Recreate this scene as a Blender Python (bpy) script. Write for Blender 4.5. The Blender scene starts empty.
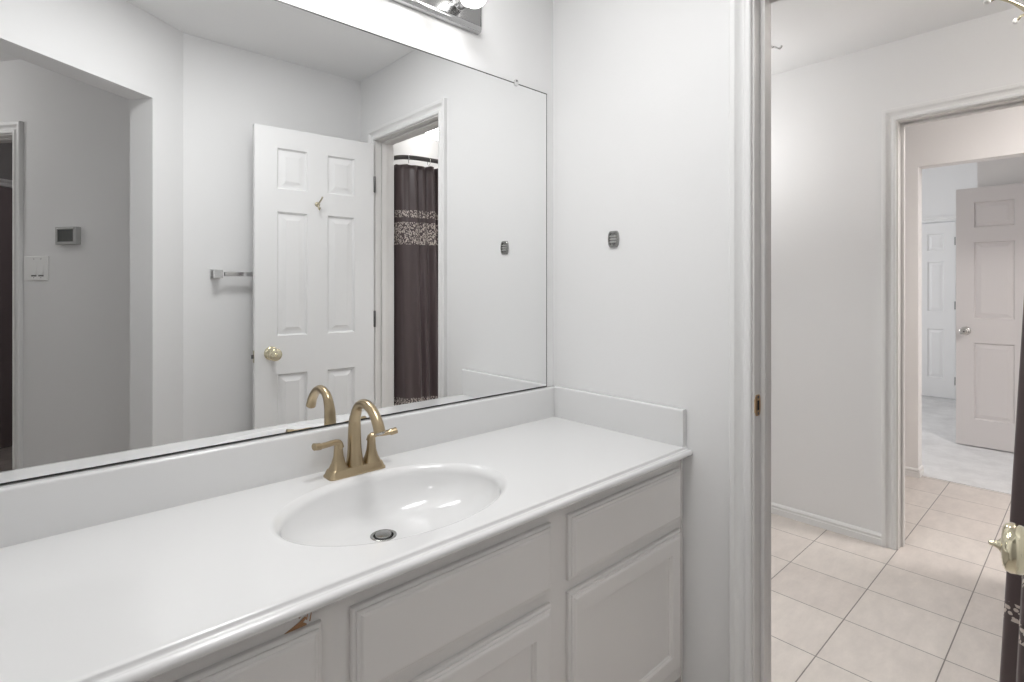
import bpy, bmesh, math, random
from mathutils import Vector, Matrix
random.seed(7)
PI = math.pi
scene = bpy.context.scene
COL = scene.collection

# ------------------------------------------------------------------ camera
TH = math.radians(47.4)
cam_d = bpy.data.cameras.new('camera')
cam_d.sensor_width = 36.0
cam_d.lens = 541.0 / 1024.0 * 36.0
cam_d.shift_y = -54.5 / 1024.0
cam_d.clip_start = 0.02
cam = bpy.data.objects.new('camera', cam_d)
cam.location = (0, 0, 1.26)
cam.rotation_euler = (PI / 2, 0, TH - PI / 2)
COL.objects.link(cam)
scene.camera = cam

# ------------------------------------------------------------------ world, lights, exposure
world = bpy.data.worlds.new('world')
scene.world = world
world.use_nodes = True
bg = world.node_tree.nodes['Background']
bg.inputs['Color'].default_value = (0.75, 0.86, 1.0, 1)
bg.inputs['Strength'].default_value = 1.0
scene.view_settings.view_transform = 'Standard'
scene.view_settings.look = 'None'
scene.view_settings.gamma = 1.0
scene.view_settings.use_curve_mapping = False
scene.view_settings.exposure = 0.0

BULB = 6.2          # radiance of the vanity bulbs
BOWL = 7.5           # radiance of the bathroom bowl


def lamp(name, kind, loc, energy, color=(1, 1, 1), size=0.3, rot=(0, 0, 0)):
    l = bpy.data.lights.new(name, kind)
    l.energy = energy
    l.color = color
    if kind == 'AREA':
        l.shape = 'DISK'
        l.size = size
    else:
        l.shadow_soft_size = size
    o = bpy.data.objects.new(name, l)
    o.location = loc
    o.rotation_euler = rot
    COL.objects.link(o)
    return o


# angled wall frame: corner C0, s runs along the wall, w runs out of it into the vanity room
C0 = Vector((0.577, -0.155, 0))
EA = Vector((-0.819, 0.574, 0)).normalized()
NA = Vector((0.574, 0.819, 0)).normalized()


def sw(s, w, z=0.0):
    return C0 + EA * s + NA * w + Vector((0, 0, z))


p = sw(0.52, -1.75, 2.30)
lamp('hallway_ceiling_lamp', 'POINT', p, 6.8, (1, .98, .96), 0.10)
lamp('vanity_room_fill', 'AREA', (0.62, 0.74, 2.42), 9.6, (1, 1, 1), 0.40)  # added fill light, unseen, evens out the vanity room
lamp('bathroom_wall_lamp', 'POINT', (2.66, 1.38, 1.99), 5.2, (1, .99, .98), 0.12)
bl = lamp('bathroom_floor_fill', 'AREA', (2.05, .80, 2.42), 5.6, (1, 1, .99), 0.28)  # added unseen light to brighten the bathroom tiles, besides the brass fixture
bl.data.spread = math.radians(92)
lamp('corridor_ceiling_lamp', 'AREA', (3.60, -0.75, 2.43), 33.0, (1, .96, .935), 0.40)
lamp('side_room_fill', 'POINT', sw(-1.1, -1.4, 2.2), 3.8, (1, .95, .95), 0.1)  # weak light added to lift the dark side room, no lamp there
w_l = lamp('bedroom_daylight', 'AREA', (5.65, 3.36, 1.5), 36.0, (1, .99, .99), 1.5, (-PI / 2, 0, 0))

# ------------------------------------------------------------------ materials


def new_mat(name):
    m = bpy.data.materials.new(name)
    m.use_nodes = True
    return m, m.node_tree, m.node_tree.nodes['Principled BSDF']


def mat(name, col, rough=0.5, metal=0.0, bump=0.0, bscale=200.0, coat=0.0, var=0.0, vscale=3.0, spec=0.5):
    m, nt, b = new_mat(name)
    b.inputs['Base Color'].default_value = (*col, 1)
    b.inputs['Roughness'].default_value = rough
    b.inputs['Metallic'].default_value = metal
    b.inputs['Specular IOR Level'].default_value = spec
    if coat:
        b.inputs['Coat Weight'].default_value = coat
        b.inputs['Coat Roughness'].default_value = 0.06
    if bump or var:
        tc = nt.nodes.new('ShaderNodeTexCoord')
    if bump:
        n = nt.nodes.new('ShaderNodeTexNoise')
        n.inputs['Scale'].default_value = bscale
        n.inputs['Detail'].default_value = 3
        bp = nt.nodes.new('ShaderNodeBump')
        bp.inputs['Strength'].default_value = bump
        bp.inputs['Distance'].default_value = 0.002
        nt.links.new(tc.outputs['Object'], n.inputs['Vector'])
        nt.links.new(n.outputs['Fac'], bp.inputs['Height'])
        nt.links.new(bp.outputs['Normal'], b.inputs['Normal'])
    if var:
        n2 = nt.nodes.new('ShaderNodeTexNoise')
        n2.inputs['Scale'].default_value = vscale
        n2.inputs['Detail'].default_value = 5
        nt.links.new(tc.outputs['Object'], n2.inputs['Vector'])
        mx = nt.nodes.new('ShaderNodeMix')
        mx.data_type = 'RGBA'
        nt.links.new(n2.outputs['Fac'], mx.inputs['Factor'])
        mx.inputs['A'].default_value = (*[c * (1 - var) for c in col], 1)
        mx.inputs['B'].default_value = (*[min(1, c * (1 + var)) for c in col], 1)
        nt.links.new(mx.outputs['Result'], b.inputs['Base Color'])
    return m


M = {}
M['wall'] = mat('wall_paint', (.86, .86, .86), .65, bump=.12, bscale=160, spec=.3)
M['ceiling'] = mat('ceiling_paint', (.89, .89, .89), .8, bump=.2, bscale=120, spec=.2)
M['warm_wall'] = mat('corridor_paint', (.85, .83, .815), .65, bump=.12, bscale=160, spec=.3)
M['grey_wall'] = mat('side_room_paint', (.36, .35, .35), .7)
M['trim'] = mat('trim_paint', (.86, .86, .855), .38)
M['old_trim'] = mat('worn_trim_paint', (.78, .765, .75), .40, bump=.015, bscale=45, var=.03, vscale=14)
M['door'] = mat('door_paint', (.86, .86, .86), .42, bump=.03, bscale=90)
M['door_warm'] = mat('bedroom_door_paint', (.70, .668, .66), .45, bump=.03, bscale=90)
M['cabinet'] = mat('cabinet_paint', (.86, .84, .82), .42, bump=.05, bscale=60)
M['marble'] = mat('cultured_marble', (.86, .86, .86), .16, coat=.35)
M['splash'] = mat('splash_marble_shaded', (.78, .78, .78), .2, coat=.3)  # same marble as the counter, shade on the upright faces put into the colour
M['bronze'] = mat('champagne_bronze', (.45, .36, .235), .28, 1.0, bump=.02, bscale=300)
M['pale_bronze'] = mat('aged_brass', (.58, .53, .40), .3, 1.0)
M['brass'] = mat('polished_brass', (.80, .74, .55), .10, 1.0)
M['old_brass'] = mat('tarnished_brass', (.60, .42, .24), .4, 1.0, bump=.2, bscale=150)
M['chrome'] = mat('chrome', (.80, .80, .80), .07, 1.0)
M['nickel'] = mat('brushed_nickel', (.55, .54, .52), .25, 1.0)
M['satin_chrome'] = mat('satin_chrome', (.50, .50, .50), .2, 1.0)
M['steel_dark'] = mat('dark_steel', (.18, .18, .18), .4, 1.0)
M['drain'] = mat('drain_metal', (.36, .36, .35), .25, 1.0)
M['bracket'] = mat('bracket_grey', (.42, .42, .41), .5, .6)
M['dark'] = mat('dark_recess', (.015, .015, .015), .8)
M['mirror'] = mat('silvered_glass', (.93, .935, .935), .0, 1.0)
M['mirror_edge'] = mat('mirror_edge', (.03, .03, .03), .3)
M['clear'] = mat('clear_plastic', (.75, .75, .74), .15)
M['raw_wood'] = mat('splintered_wood', (.46, .25, .13), .8, bump=.8, bscale=120, var=.35, vscale=60)
M['white_plastic'] = mat('white_plastic', (.92, .92, .91), .35)
M['grey_plastic'] = mat('grey_plastic', (.46, .46, .45), .4)
M['screen'] = mat('lcd_screen', (.08, .085, .08), .15)
M['rod'] = mat('rod_dark_metal', (.10, .095, .095), .45, .3)
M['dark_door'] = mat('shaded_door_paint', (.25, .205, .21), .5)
M['carpet'] = None


def emission(name, col, strength):
    m, nt, b = new_mat(name)
    b.inputs['Base Color'].default_value = (.9, .9, .9, 1)
    b.inputs['Emission Color'].default_value = (*col, 1)
    b.inputs['Emission Strength'].default_value = strength
    b.inputs['Roughness'].default_value = .2
    return m


M['bulb'] = emission('lit_bulb_glass', (1, .985, .96), BULB)
M['dome'] = emission('lit_dome_glass', (1, .99, .97), 9.0)
M['bowl'] = emission('lit_bowl_glass', (1, .93, .88), BOWL)


def tile_mat():
    m, nt, b = new_mat('floor_tile')
    tc = nt.nodes.new('ShaderNodeTexCoord')
    mp = nt.nodes.new('ShaderNodeMapping')
    mp.inputs['Location'].default_value = (-2.010 + 0.301 * 30, -0.355 + 0.302 * 30, 0)
    nt.links.new(tc.outputs['Object'], mp.inputs['Vector'])
    br = nt.nodes.new('ShaderNodeTexBrick')
    br.offset = 0
    br.offset_frequency = 1
    br.squash = 1
    br.squash_frequency = 1
    br.inputs['Scale'].default_value = 1
    br.inputs['Brick Width'].default_value = .301
    br.inputs['Row Height'].default_value = .302
    br.inputs['Mortar Size'].default_value = .0021
    br.inputs['Mortar Smooth'].default_value = .15
    br.inputs['Bias'].default_value = 0
    br.inputs['Color1'].default_value = (.68, .62, .575, 1)
    br.inputs['Color2'].default_value = (.72, .665, .617, 1)
    br.inputs['Mortar'].default_value = (.26, .235, .215, 1)
    nt.links.new(mp.outputs['Vector'], br.inputs['Vector'])
    n = nt.nodes.new('ShaderNodeTexNoise')
    n.inputs['Scale'].default_value = 7
    n.inputs['Detail'].default_value = 7
    n.inputs['Roughness'].default_value = .7
    st = nt.nodes.new('ShaderNodeMapping')
    st.inputs['Scale'].default_value = (1, 2.2, 1)
    nt.links.new(tc.outputs['Object'], st.inputs['Vector'])
    nt.links.new(st.outputs['Vector'], n.inputs['Vector'])
    rmp = nt.nodes.new('ShaderNodeMapRange')
    rmp.inputs['From Min'].default_value = .3
    rmp.inputs['From Max'].default_value = .7
    rmp.inputs['To Min'].default_value = .90
    rmp.inputs['To Max'].default_value = 1.08
    nt.links.new(n.outputs['Fac'], rmp.inputs['Value'])
    mx = nt.nodes.new('ShaderNodeMix')
    mx.data_type = 'RGBA'
    mx.blend_type = 'MULTIPLY'
    mx.inputs['Factor'].default_value = 1
    nt.links.new(br.outputs['Color'], mx.inputs['A'])
    nt.links.new(rmp.outputs['Result'], mx.inputs['B'])
    nt.links.new(mx.outputs['Result'], b.inputs['Base Color'])
    b.inputs['Roughness'].default_value = .42
    bp = nt.nodes.new('ShaderNodeBump')
    bp.inputs['Strength'].default_value = .5
    bp.inputs['Distance'].default_value = .002
    bp.invert = True
    nt.links.new(br.outputs['Fac'], bp.inputs['Height'])
    nt.links.new(bp.outputs['Normal'], b.inputs['Normal'])
    return m


M['tile'] = tile_mat()


def carpet_mat():
    m, nt, b = new_mat('carpet_pile')
    tc = nt.nodes.new('ShaderNodeTexCoord')
    n = nt.nodes.new('ShaderNodeTexNoise')
    n.inputs['Scale'].default_value = 260
    n.inputs['Detail'].default_value = 4
    n2 = nt.nodes.new('ShaderNodeTexNoise')
    n2.inputs['Scale'].default_value = 4.5
    n2.inputs['Detail'].default_value = 6
    n2.inputs['Roughness'].default_value = .7
    nt.links.new(tc.outputs['Object'], n.inputs['Vector'])
    nt.links.new(tc.outputs['Object'], n2.inputs['Vector'])
    ad = nt.nodes.new('ShaderNodeMath')
    ad.operation = 'ADD'
    nt.links.new(n.outputs['Fac'], ad.inputs[0])
    nt.links.new(n2.outputs['Fac'], ad.inputs[1])
    cr = nt.nodes.new('ShaderNodeMapRange')
    cr.inputs['From Min'].default_value = .7
    cr.inputs['From Max'].default_value = 1.3
    nt.links.new(ad.outputs['Value'], cr.inputs['Value'])
    mx = nt.nodes.new('ShaderNodeMix')
    mx.data_type = 'RGBA'
    mx.inputs['A'].default_value = (.60, .595, .595, 1)
    mx.inputs['B'].default_value = (.86, .86, .86, 1)
    nt.links.new(cr.outputs['Result'], mx.inputs['Factor'])
    nt.links.new(mx.outputs['Result'], b.inputs['Base Color'])
    b.inputs['Roughness'].default_value = .95
    bp = nt.nodes.new('ShaderNodeBump')
    bp.inputs['Strength'].default_value = .6
    bp.inputs['Distance'].default_value = .006
    nt.links.new(n.outputs['Fac'], bp.inputs['Height'])
    nt.links.new(bp.outputs['Normal'], b.inputs['Normal'])
    return m


M['carpet'] = carpet_mat()


def curtain_mat():
    """satin cloth; leaf-shaped pale embroidery in horizontal bands (UV: u in metres of cloth, v = height)"""
    m, nt, b = new_mat('curtain_satin')
    uv = nt.nodes.new('ShaderNodeUVMap')
    uv.uv_map = 'cloth'
    sx = nt.nodes.new('ShaderNodeSeparateXYZ')
    nt.links.new(uv.outputs['UV'], sx.inputs['Vector'])

    def band(lo, hi):
        a = nt.nodes.new('ShaderNodeMath')
        a.operation = 'GREATER_THAN'
        a.inputs[1].default_value = lo
        c = nt.nodes.new('ShaderNodeMath')
        c.operation = 'LESS_THAN'
        c.inputs[1].default_value = hi
        d = nt.nodes.new('ShaderNodeMath')
        d.operation = 'MULTIPLY'
        nt.links.new(sx.outputs['Y'], a.inputs[0])
        nt.links.new(sx.outputs['Y'], c.inputs[0])
        nt.links.new(a.outputs[0], d.inputs[0])
        nt.links.new(c.outputs[0], d.inputs[1])
        return d

    tot = None
    for lo, hi in ((1.655, 1.697), (1.50, 1.628), (.575, .628), (.445, .490)):
        d = band(lo, hi)
        if tot is None:
            tot = d
        else:
            s = nt.nodes.new('ShaderNodeMath')
            s.operation = 'ADD'
            nt.links.new(tot.outputs[0], s.inputs[0])
            nt.links.new(d.outputs[0], s.inputs[1])
            tot = s
    mp = nt.nodes.new('ShaderNodeMapping')
    mp.inputs['Rotation'].default_value = (0, 0, .6)
    mp.inputs['Scale'].default_value = (150, 95, 1)
    nt.links.new(uv.outputs['UV'], mp.inputs['Vector'])
    v = nt.nodes.new('ShaderNodeTexVoronoi')
    v.inputs['Scale'].default_value = 1
    nt.links.new(mp.outputs['Vector'], v.inputs['Vector'])
    lt = nt.nodes.new('ShaderNodeMath')
    lt.operation = 'LESS_THAN'
    lt.inputs[1].default_value = .47
    nt.links.new(v.outputs['Distance'], lt.inputs[0])
    ml = nt.nodes.new('ShaderNodeMath')
    ml.operation = 'MULTIPLY'
    nt.links.new(lt.outputs[0], ml.inputs[0])
    nt.links.new(tot.outputs[0], ml.inputs[1])
    n = nt.nodes.new('ShaderNodeTexNoise')
    n.inputs['Scale'].default_value = 420
    nt.links.new(uv.outputs['UV'], n.inputs['Vector'])
    base = nt.nodes.new('ShaderNodeMix')
    base.data_type = 'RGBA'
    base.inputs['A'].default_value = (.072, .052, .053, 1)
    base.inputs['B'].default_value = (.098, .071, .073, 1)
    nt.links.new(n.outputs['Fac'], base.inputs['Factor'])
    mx = nt.nodes.new('ShaderNodeMix')
    mx.data_type = 'RGBA'
    mx.inputs['B'].default_value = (.62, .55, .50, 1)
    nt.links.new(ml.outputs[0], mx.inputs['Factor'])
    nt.links.new(base.outputs['Result'], mx.inputs['A'])
    nt.links.new(mx.outputs['Result'], b.inputs['Base Color'])
    b.inputs['Roughness'].default_value = .31
    b.inputs['Sheen Weight'].default_value = .1
    bp = nt.nodes.new('ShaderNodeBump')
    bp.inputs['Strength'].default_value = .5
    bp.inputs['Distance'].default_value = .002
    nt.links.new(ml.outputs[0], bp.inputs['Height'])
    nt.links.new(bp.outputs['Normal'], b.inputs['Normal'])
    return m


M['curtain'] = curtain_mat()

# ------------------------------------------------------------------ mesh helpers


class MB:
    """collects vertices and faces, then links them as one mesh object"""

    def __init__(self):
        self.v = []
        self.f = []

    def add(self, verts, faces):
        o = len(self.v)
        self.v += [Vector(q) for q in verts]
        self.f += [tuple(i + o for i in fc) for fc in faces]
        return self

    def box(self, x0, x1, y0, y1, z0, z1):
        vs = [(x, y, z) for z in (z0, z1) for y in (y0, y1) for x in (x0, x1)]
        return self.add(vs, [(0, 2, 3, 1), (4, 5, 7, 6), (0, 1, 5, 4), (2, 6, 7, 3), (0, 4, 6, 2), (1, 3, 7, 5)])

    def hexa(self, f, a0, a1, b0, b1, z0, z1):
        """box in a frame given by f(a, b, z)"""
        vs = [f(a, b, z) for z in (z0, z1) for b in (b0, b1) for a in (a0, a1)]
        return self.add(vs, [(0, 2, 3, 1), (4, 5, 7, 6), (0, 1, 5, 4), (2, 6, 7, 3), (0, 4, 6, 2), (1, 3, 7, 5)])

    def lathe(self, prof, mtx=Matrix(), n=32):
        """prof: (radius, height) pairs about local z"""
        vs, fs = [], []
        m = len(prof)
        for i in range(n):
            a = 2 * PI * i / n
            for r, h in prof:
                vs.append(mtx @ Vector((r * math.cos(a), r * math.sin(a), h)))
        for i in range(n):
            j = (i + 1) % n
            for k in range(m - 1):
                fs.append((i * m + k, j * m + k, j * m + k + 1, i * m + k + 1))
        if prof[0][0] > 1e-6:
            fs.append(tuple(i * m for i in range(n))[::-1])
        if prof[-1][0] > 1e-6:
            fs.append(tuple(i * m + m - 1 for i in range(n)))
        return self.add(vs, fs)

    def tube(self, pts, rad, n=12, cap=True, flat=None):
        """tube through pts, rad number or list; flat=(fx,fy) scales the section"""
        pts = [Vector(q) for q in pts]
        if not hasattr(rad, '__len__'):
            rad = [rad] * len(pts)
        up = None
        vs, fs = [], []
        for i, q in enumerate(pts):
            t = (pts[min(i + 1, len(pts) - 1)] - pts[max(i - 1, 0)]).normalized()
            if up is None:
                up = Vector((0, 0, 1)) if abs(t.z) < .9 else Vector((1, 0, 0))
            sd = t.cross(up).normalized()
            up = sd.cross(t).normalized()
            fx, fy = flat if flat else (1, 1)
            for k in range(n):
                a = 2 * PI * k / n
                vs.append(q + sd * math.cos(a) * rad[i] * fx + up * math.sin(a) * rad[i] * fy)
        for i in range(len(pts) - 1):
            for k in range(n):
                l = (k + 1) % n
                fs.append((i * n + k, i * n + l, (i + 1) * n + l, (i + 1) * n + k))
        if cap:
            fs.append(tuple(range(n))[::-1])
            fs.append(tuple((len(pts) - 1) * n + k for k in range(n)))
        return self.add(vs, fs)

    def loops(self, lst, close_last=True, close_first=False):
        """skins a list of equal-length closed loops"""
        n = len(lst[0])
        vs = [q for lp in lst for q in lp]
        fs = []
        for i in range(len(lst) - 1):
            for k in range(n):
                l = (k + 1) % n
                fs.append((i * n + k, i * n + l, (i + 1) * n + l, (i + 1) * n + k))
        if close_last:
            fs.append(tuple((len(lst) - 1) * n + k for k in range(n)))
        if close_first:
            fs.append(tuple(range(n))[::-1])
        return self.add(vs, fs)

    def prism(self, poly, f, t0, t1):
        """poly of (p, q) swept along t: f(p, q, t)"""
        n = len(poly)
        vs = [f(p_, q_, t) for t in (t0, t1) for p_, q_ in poly]
        fs = [(k, (k + 1) % n, n + (k + 1) % n, n + k) for k in range(n)]
        fs += [tuple(range(n))[::-1], tuple(n + k for k in range(n))]
        return self.add(vs, fs)

    def build(self, name, m, parent=None, smooth=None, bevel=0, off=None, up=None):
        me = bpy.data.meshes.new(name)
        off = Vector(off) if off is not None else Vector((0, 0, 0))
        me.from_pydata([q - off for q in self.v], [], self.f)
        bm = bmesh.new()
        bm.from_mesh(me)
        bmesh.ops.remove_doubles(bm, verts=bm.verts, dist=1e-6)
        bmesh.ops.recalc_face_normals(bm, faces=bm.faces)
        if up is not None:
            for fc_ in bm.faces:
                fc_.normal_update()
                if abs(fc_.calc_center_median().z - up) < 1e-4 and fc_.normal.z < 0:
                    fc_.normal_flip()
        bm.to_mesh(me)
        bm.free()
        me.materials.append(m)
        if smooth:
            me.polygons.foreach_set('use_smooth', [True] * len(me.polygons))
            me.set_sharp_from_angle(angle=math.radians(smooth))
        o = bpy.data.objects.new(name, me)
        COL.objects.link(o)
        if parent is not None:
            o.parent = parent
        elif off.length:
            o.location = off
        if bevel:
            bv = o.modifiers.new('bevel', 'BEVEL')
            bv.width = bevel
            bv.segments = 2
            bv.limit_method = 'ANGLE'
            bv.angle_limit = math.radians(40)
        return o


def tag(o, label, cat, group=None, kind=None):
    o['label'] = label
    o['category'] = cat
    if group:
        o['group'] = group
    if kind:
        o['kind'] = kind
    return o


def empty(name, loc, label, cat, rz=0.0, group=None, kind=None):
    o = bpy.data.objects.new(name, None)
    o.empty_display_size = .1
    o.location = loc
    o.rotation_euler = (0, 0, rz)
    COL.objects.link(o)
    return tag(o, label, cat, group, kind)


def struct(mb, name, m, label, cat, smooth=None, bevel=0):
    return tag(mb.build(name, m, None, smooth, bevel), label, cat, kind='structure')


def spline(pts, n=8):
    """Catmull-Rom through pts"""
    P = [Vector(q) for q in pts]
    P = [P[0] * 2 - P[1]] + P + [P[-1] * 2 - P[-2]]
    out = []
    for i in range(1, len(P) - 2):
        for k in range(n):
            t = k / n
            a, b, c, d = P[i - 1], P[i], P[i + 1], P[i + 2]
            out.append(.5 * ((2 * b) + (c - a) * t + (2 * a - 5 * b + 4 * c - d) * t * t + (3 * b - a - 3 * c + d) * t ** 3))
    out.append(P[-2])
    return out


def axis_m(loc, zdir):
    """matrix whose local z points along zdir"""
    return Matrix.Translation(Vector(loc)) @ Vector(zdir).to_track_quat('Z', 'Y').to_matrix().to_4x4()


CAS = [(0, 0), (0, .0095), (.002, .0120), (.005, .0130), (.012, .0130), (.015, .0105), (.0205, .0065), (.027, .0070), (.033, .0105), (.0375, .0155),
       (.0390, .0160), (.0395, .0190), (.045, .0200), (.053, .0200), (.0565, .0175), (.057, 0)]


def casing_mb(f, a0, a1, ztop, z0=0.0, prof=CAS, mb=None):
    """three-sided mitred casing; f(a, h, z): a along the wall, h out of it. a0<a1 is the inner edge"""
    mb = mb or MB()
    path = []
    for d, h in prof:
        path.append([f(a0 - d, h, z0), f(a0 - d, h, ztop + d), f(a1 + d, h, ztop + d), f(a1 + d, h, z0)])
    vs = [q for r in path for q in r]
    n = len(prof)
    fs = []
    for i in range(n):
        j = (i + 1) % n
        for k in range(3):
            fs.append((i * 4 + k, i * 4 + k + 1, j * 4 + k + 1, j * 4 + k))
    fs.append(tuple(i * 4 for i in range(n)))
    fs.append(tuple(i * 4 + 3 for i in range(n))[::-1])
    return mb.add(vs, fs)


BASE = [(0, 0), (.012, 0), (.012, .030), (.009, .034), (.009, .040), (.011, .044), (.009, .050), (.004, .056), (0, .057)]


def baseboard(name, f, t0, t1, label, m=None):
    """f(h, z, t)"""
    mb = MB().prism(BASE, f, t0, t1)
    return struct(mb, name, m or M['trim'], label, 'baseboard', smooth=30)


# ------------------------------------------------------------------ room shell
ZC = 2.438
ZB = 2.78
CX = 4.39
HEAD = 2.062
JN, JF = .630, .020          # near and far jamb faces of the bathroom doorway

mb = MB().box(-2.8, 4.44, -4.2, 3.5, -.08, 0)
struct(mb, 'floor', M['tile'], 'square beige ceramic floor tiles laid in a straight grid with dark grout', 'floor')
mb = MB().box(4.44, 8.0, -4.2, 3.5, -.08, .004)
struct(mb, 'floor_carpet', M['carpet'], 'pale grey carpet beyond the tiled corridor', 'carpet')
mb = MB().box(-2.8, CX + .11, -4.2, 3.5, ZC, ZC + .1)
struct(mb, 'ceiling', M['ceiling'], 'plain matt white ceiling over the vanity, bathroom and corridor', 'ceiling')
mb = MB().box(CX + .11, 8.0, -4.2, 3.5, ZB, ZB + .1)
struct(mb, 'ceiling_bedroom', M['ceiling'], 'higher white ceiling of the carpeted bedroom', 'ceiling')
mb = MB().box(CX + .06, CX + .11, -1.7, 3.32, ZC + .1, ZB)
struct(mb, 'trim_9', M['wall'], 'bedroom wall strip above the corridor ceiling', 'wall')

YM = 1.369
mb = MB().box(-.30, 1.466, YM, YM + .12, 0, ZC)
struct(mb, 'wall_mirror', M['wall'], 'white wall behind the large mirror and vanity light', 'wall')
mb = MB()
mb.box(1.466, 1.575, JN + .018, 1.87, 0, ZC)
mb.box(1.466, 1.575, -.85, JF - .018, 0, ZC)
mb.box(1.466, 1.575, JF - .018, JN + .018, HEAD + .018, ZC)
struct(mb, 'wall_right', M['wall'], 'white side wall right of the mirror, holding the small metal bracket and the bathroom doorway', 'wall')
mb = MB().box(.56, 1.466, -.27, -.155, 0, ZC)
struct(mb, 'wall_back', M['wall'], 'white wall behind the open door, seen in the mirror with the towel bar', 'wall')
OP0, OP1, OPZ = .165, .90, 2.08
mb = MB()
mb.hexa(lambda a, b, z: sw(a, b, z), -.02, OP0, -.12, 0, 0, ZC)
mb.hexa(lambda a, b, z: sw(a, b, z), OP1, 1.3, -.12, 0, 0, ZC)
mb.hexa(lambda a, b, z: sw(a, b, z), OP0, OP1, -.12, 0, OPZ, ZC)
struct(mb, 'wall_angled', M['wall'], 'white angled wall with the uncased hallway opening at left of the mirror', 'wall')
mb = MB().box(-.30, -.19, .30, 1.49, 0, ZC)
struct(mb, 'wall_left', M['wall'], 'white wall at the left end of the vanity', 'wall')

# hallway behind the camera (seen in the mirror)
TS = -.066                      # thermostat wall plane (s)
D4A, D4B = -1.885, -1.105       # door opening in it (w)
mb = MB()
mb.hexa(lambda a, b, z: sw(a, b, z), TS - .115, TS, D4B + .018, -.11, 0, ZC)
mb.hexa(lambda a, b, z: sw(a, b, z), TS - .115, TS, -2.75, D4A - .018, 0, ZC)
mb.hexa(lambda a, b, z: sw(a, b, z), TS - .115, TS, D4A - .018, D4B + .018, 2.068, ZC)
struct(mb, 'wall_thermostat', M['wall'], 'grey-lit hallway wall carrying the thermostat and switch plate, seen in the mirror', 'wall')
mb = MB().hexa(lambda a, b, z: sw(a, b, z), 1.15, 1.26, -2.75, -.12, 0, ZC)
struct(mb, 'wall_hallway_side', M['wall'], 'white hallway wall across from the thermostat', 'wall')
mb = MB().hexa(lambda a, b, z: sw(a, b, z), TS - .115, 1.26, -2.86, -2.75, 0, ZC)
struct(mb, 'wall_hallway_end', M['wall'], 'white wall closing the far end of the hallway', 'wall')
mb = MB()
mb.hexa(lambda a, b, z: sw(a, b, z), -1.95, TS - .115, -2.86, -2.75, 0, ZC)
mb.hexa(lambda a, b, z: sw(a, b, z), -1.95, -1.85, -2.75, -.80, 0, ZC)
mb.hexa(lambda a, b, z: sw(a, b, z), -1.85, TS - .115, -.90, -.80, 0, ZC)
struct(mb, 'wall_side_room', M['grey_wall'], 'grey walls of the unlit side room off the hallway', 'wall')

# bathroom
BX = 3.11
F0, F1 = .05, .655
mb = MB()
mb.box(BX, BX + .10, F1 + .018, 1.87, 0, ZC)
mb.box(BX, BX + .10, -.85, F0 - .018, 0, ZC)
mb.box(BX, BX + .10, F0 - .018, F1 + .018, 2.05 + .018, ZC)
struct(mb, 'wall_bathroom_far', M['wall'], 'white far wall of the bathroom with the cased doorway', 'wall')
mb = MB().box(1.575, BX, 1.75, 1.87, 0, ZC)
struct(mb, 'wall_bathroom_side', M['wall'], 'white side wall of the bathroom hidden behind the doorway', 'wall')
mb = MB().box(1.575, BX, -.85, -.73, 0, ZC)
struct(mb, 'wall_tub', M['wall'], 'white wall behind the shower curtain', 'wall')

# corridor and bedroom
CX = 4.39
mb = MB()
mb.box(CX, CX + .11, .814, 2.7, 0, ZC)
mb.box(CX, CX + .11, -.40, .814, 2.05, ZC)
mb.box(CX, CX + .11, -1.7, -.40, 0, ZC)
struct(mb, 'wall_corridor', M['warm_wall'], 'cream corridor wall with the square uncased opening to the bedroom', 'wall')
mb = MB().box(BX + .10, CX, 2.6, 2.7, 0, ZC)
mb.box(BX + .10, CX, -1.7, -1.6, 0, ZC)
mb.box(BX, BX + .10, 1.87, 2.7, 0, ZC)
mb.box(BX, BX + .10, -1.7, -.85, 0, ZC)
struct(mb, 'wall_corridor_ends', M['warm_wall'], 'cream walls closing the corridor at both ends', 'wall')
WX0, WX1, WZ0, WZ1 = 4.95, 6.35, .85, 2.10
mb = MB()
mb.box(CX + .11, WX0, 3.2, 3.32, 0, ZB)
mb.box(WX1, 7.78, 3.2, 3.32, 0, ZB)
mb.box(WX0, WX1, 3.2, 3.32, 0, WZ0)
mb.box(WX0, WX1, 3.2, 3.32, WZ1, ZB)
struct(mb, 'wall_bedroom_window', M['wall'], 'white bedroom wall with the window out of sight on the left', 'wall')
D3A, D3B = 1.085, 1.70
mb = MB()
mb.box(7.67, 7.78, D3B + .018, 3.2, 0, ZB)
mb.box(7.67, 7.78, .60, D3A - .018, 0, ZB)
mb.box(7.67, 7.78, D3A - .018, D3B + .018, 1.985 + .018, ZB)
struct(mb, 'wall_bedroom_far', M['wall'], 'pale grey bedroom wall behind the narrow white door', 'wall')
mb = MB().box(5.62, 7.78, -1.7, .66, 0, ZB)
struct(mb, 'wall_bedroom_near', M['warm_wall'], 'darker bedroom wall just behind the open door with the steel knob', 'wall')
mb = MB().box(CX + .11, 5.62, -1.7, -1.6, 0, ZB)
struct(mb, 'wall_bedroom_right', M['wall'], 'bedroom wall out of sight on the right', 'wall')
mb = MB().box(CX + .0, CX + .11, 2.7, 3.32, 0, ZB)
struct(mb, 'wall_bedroom_left', M['wall'], 'short bedroom wall beside the corridor end', 'wall')

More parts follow.
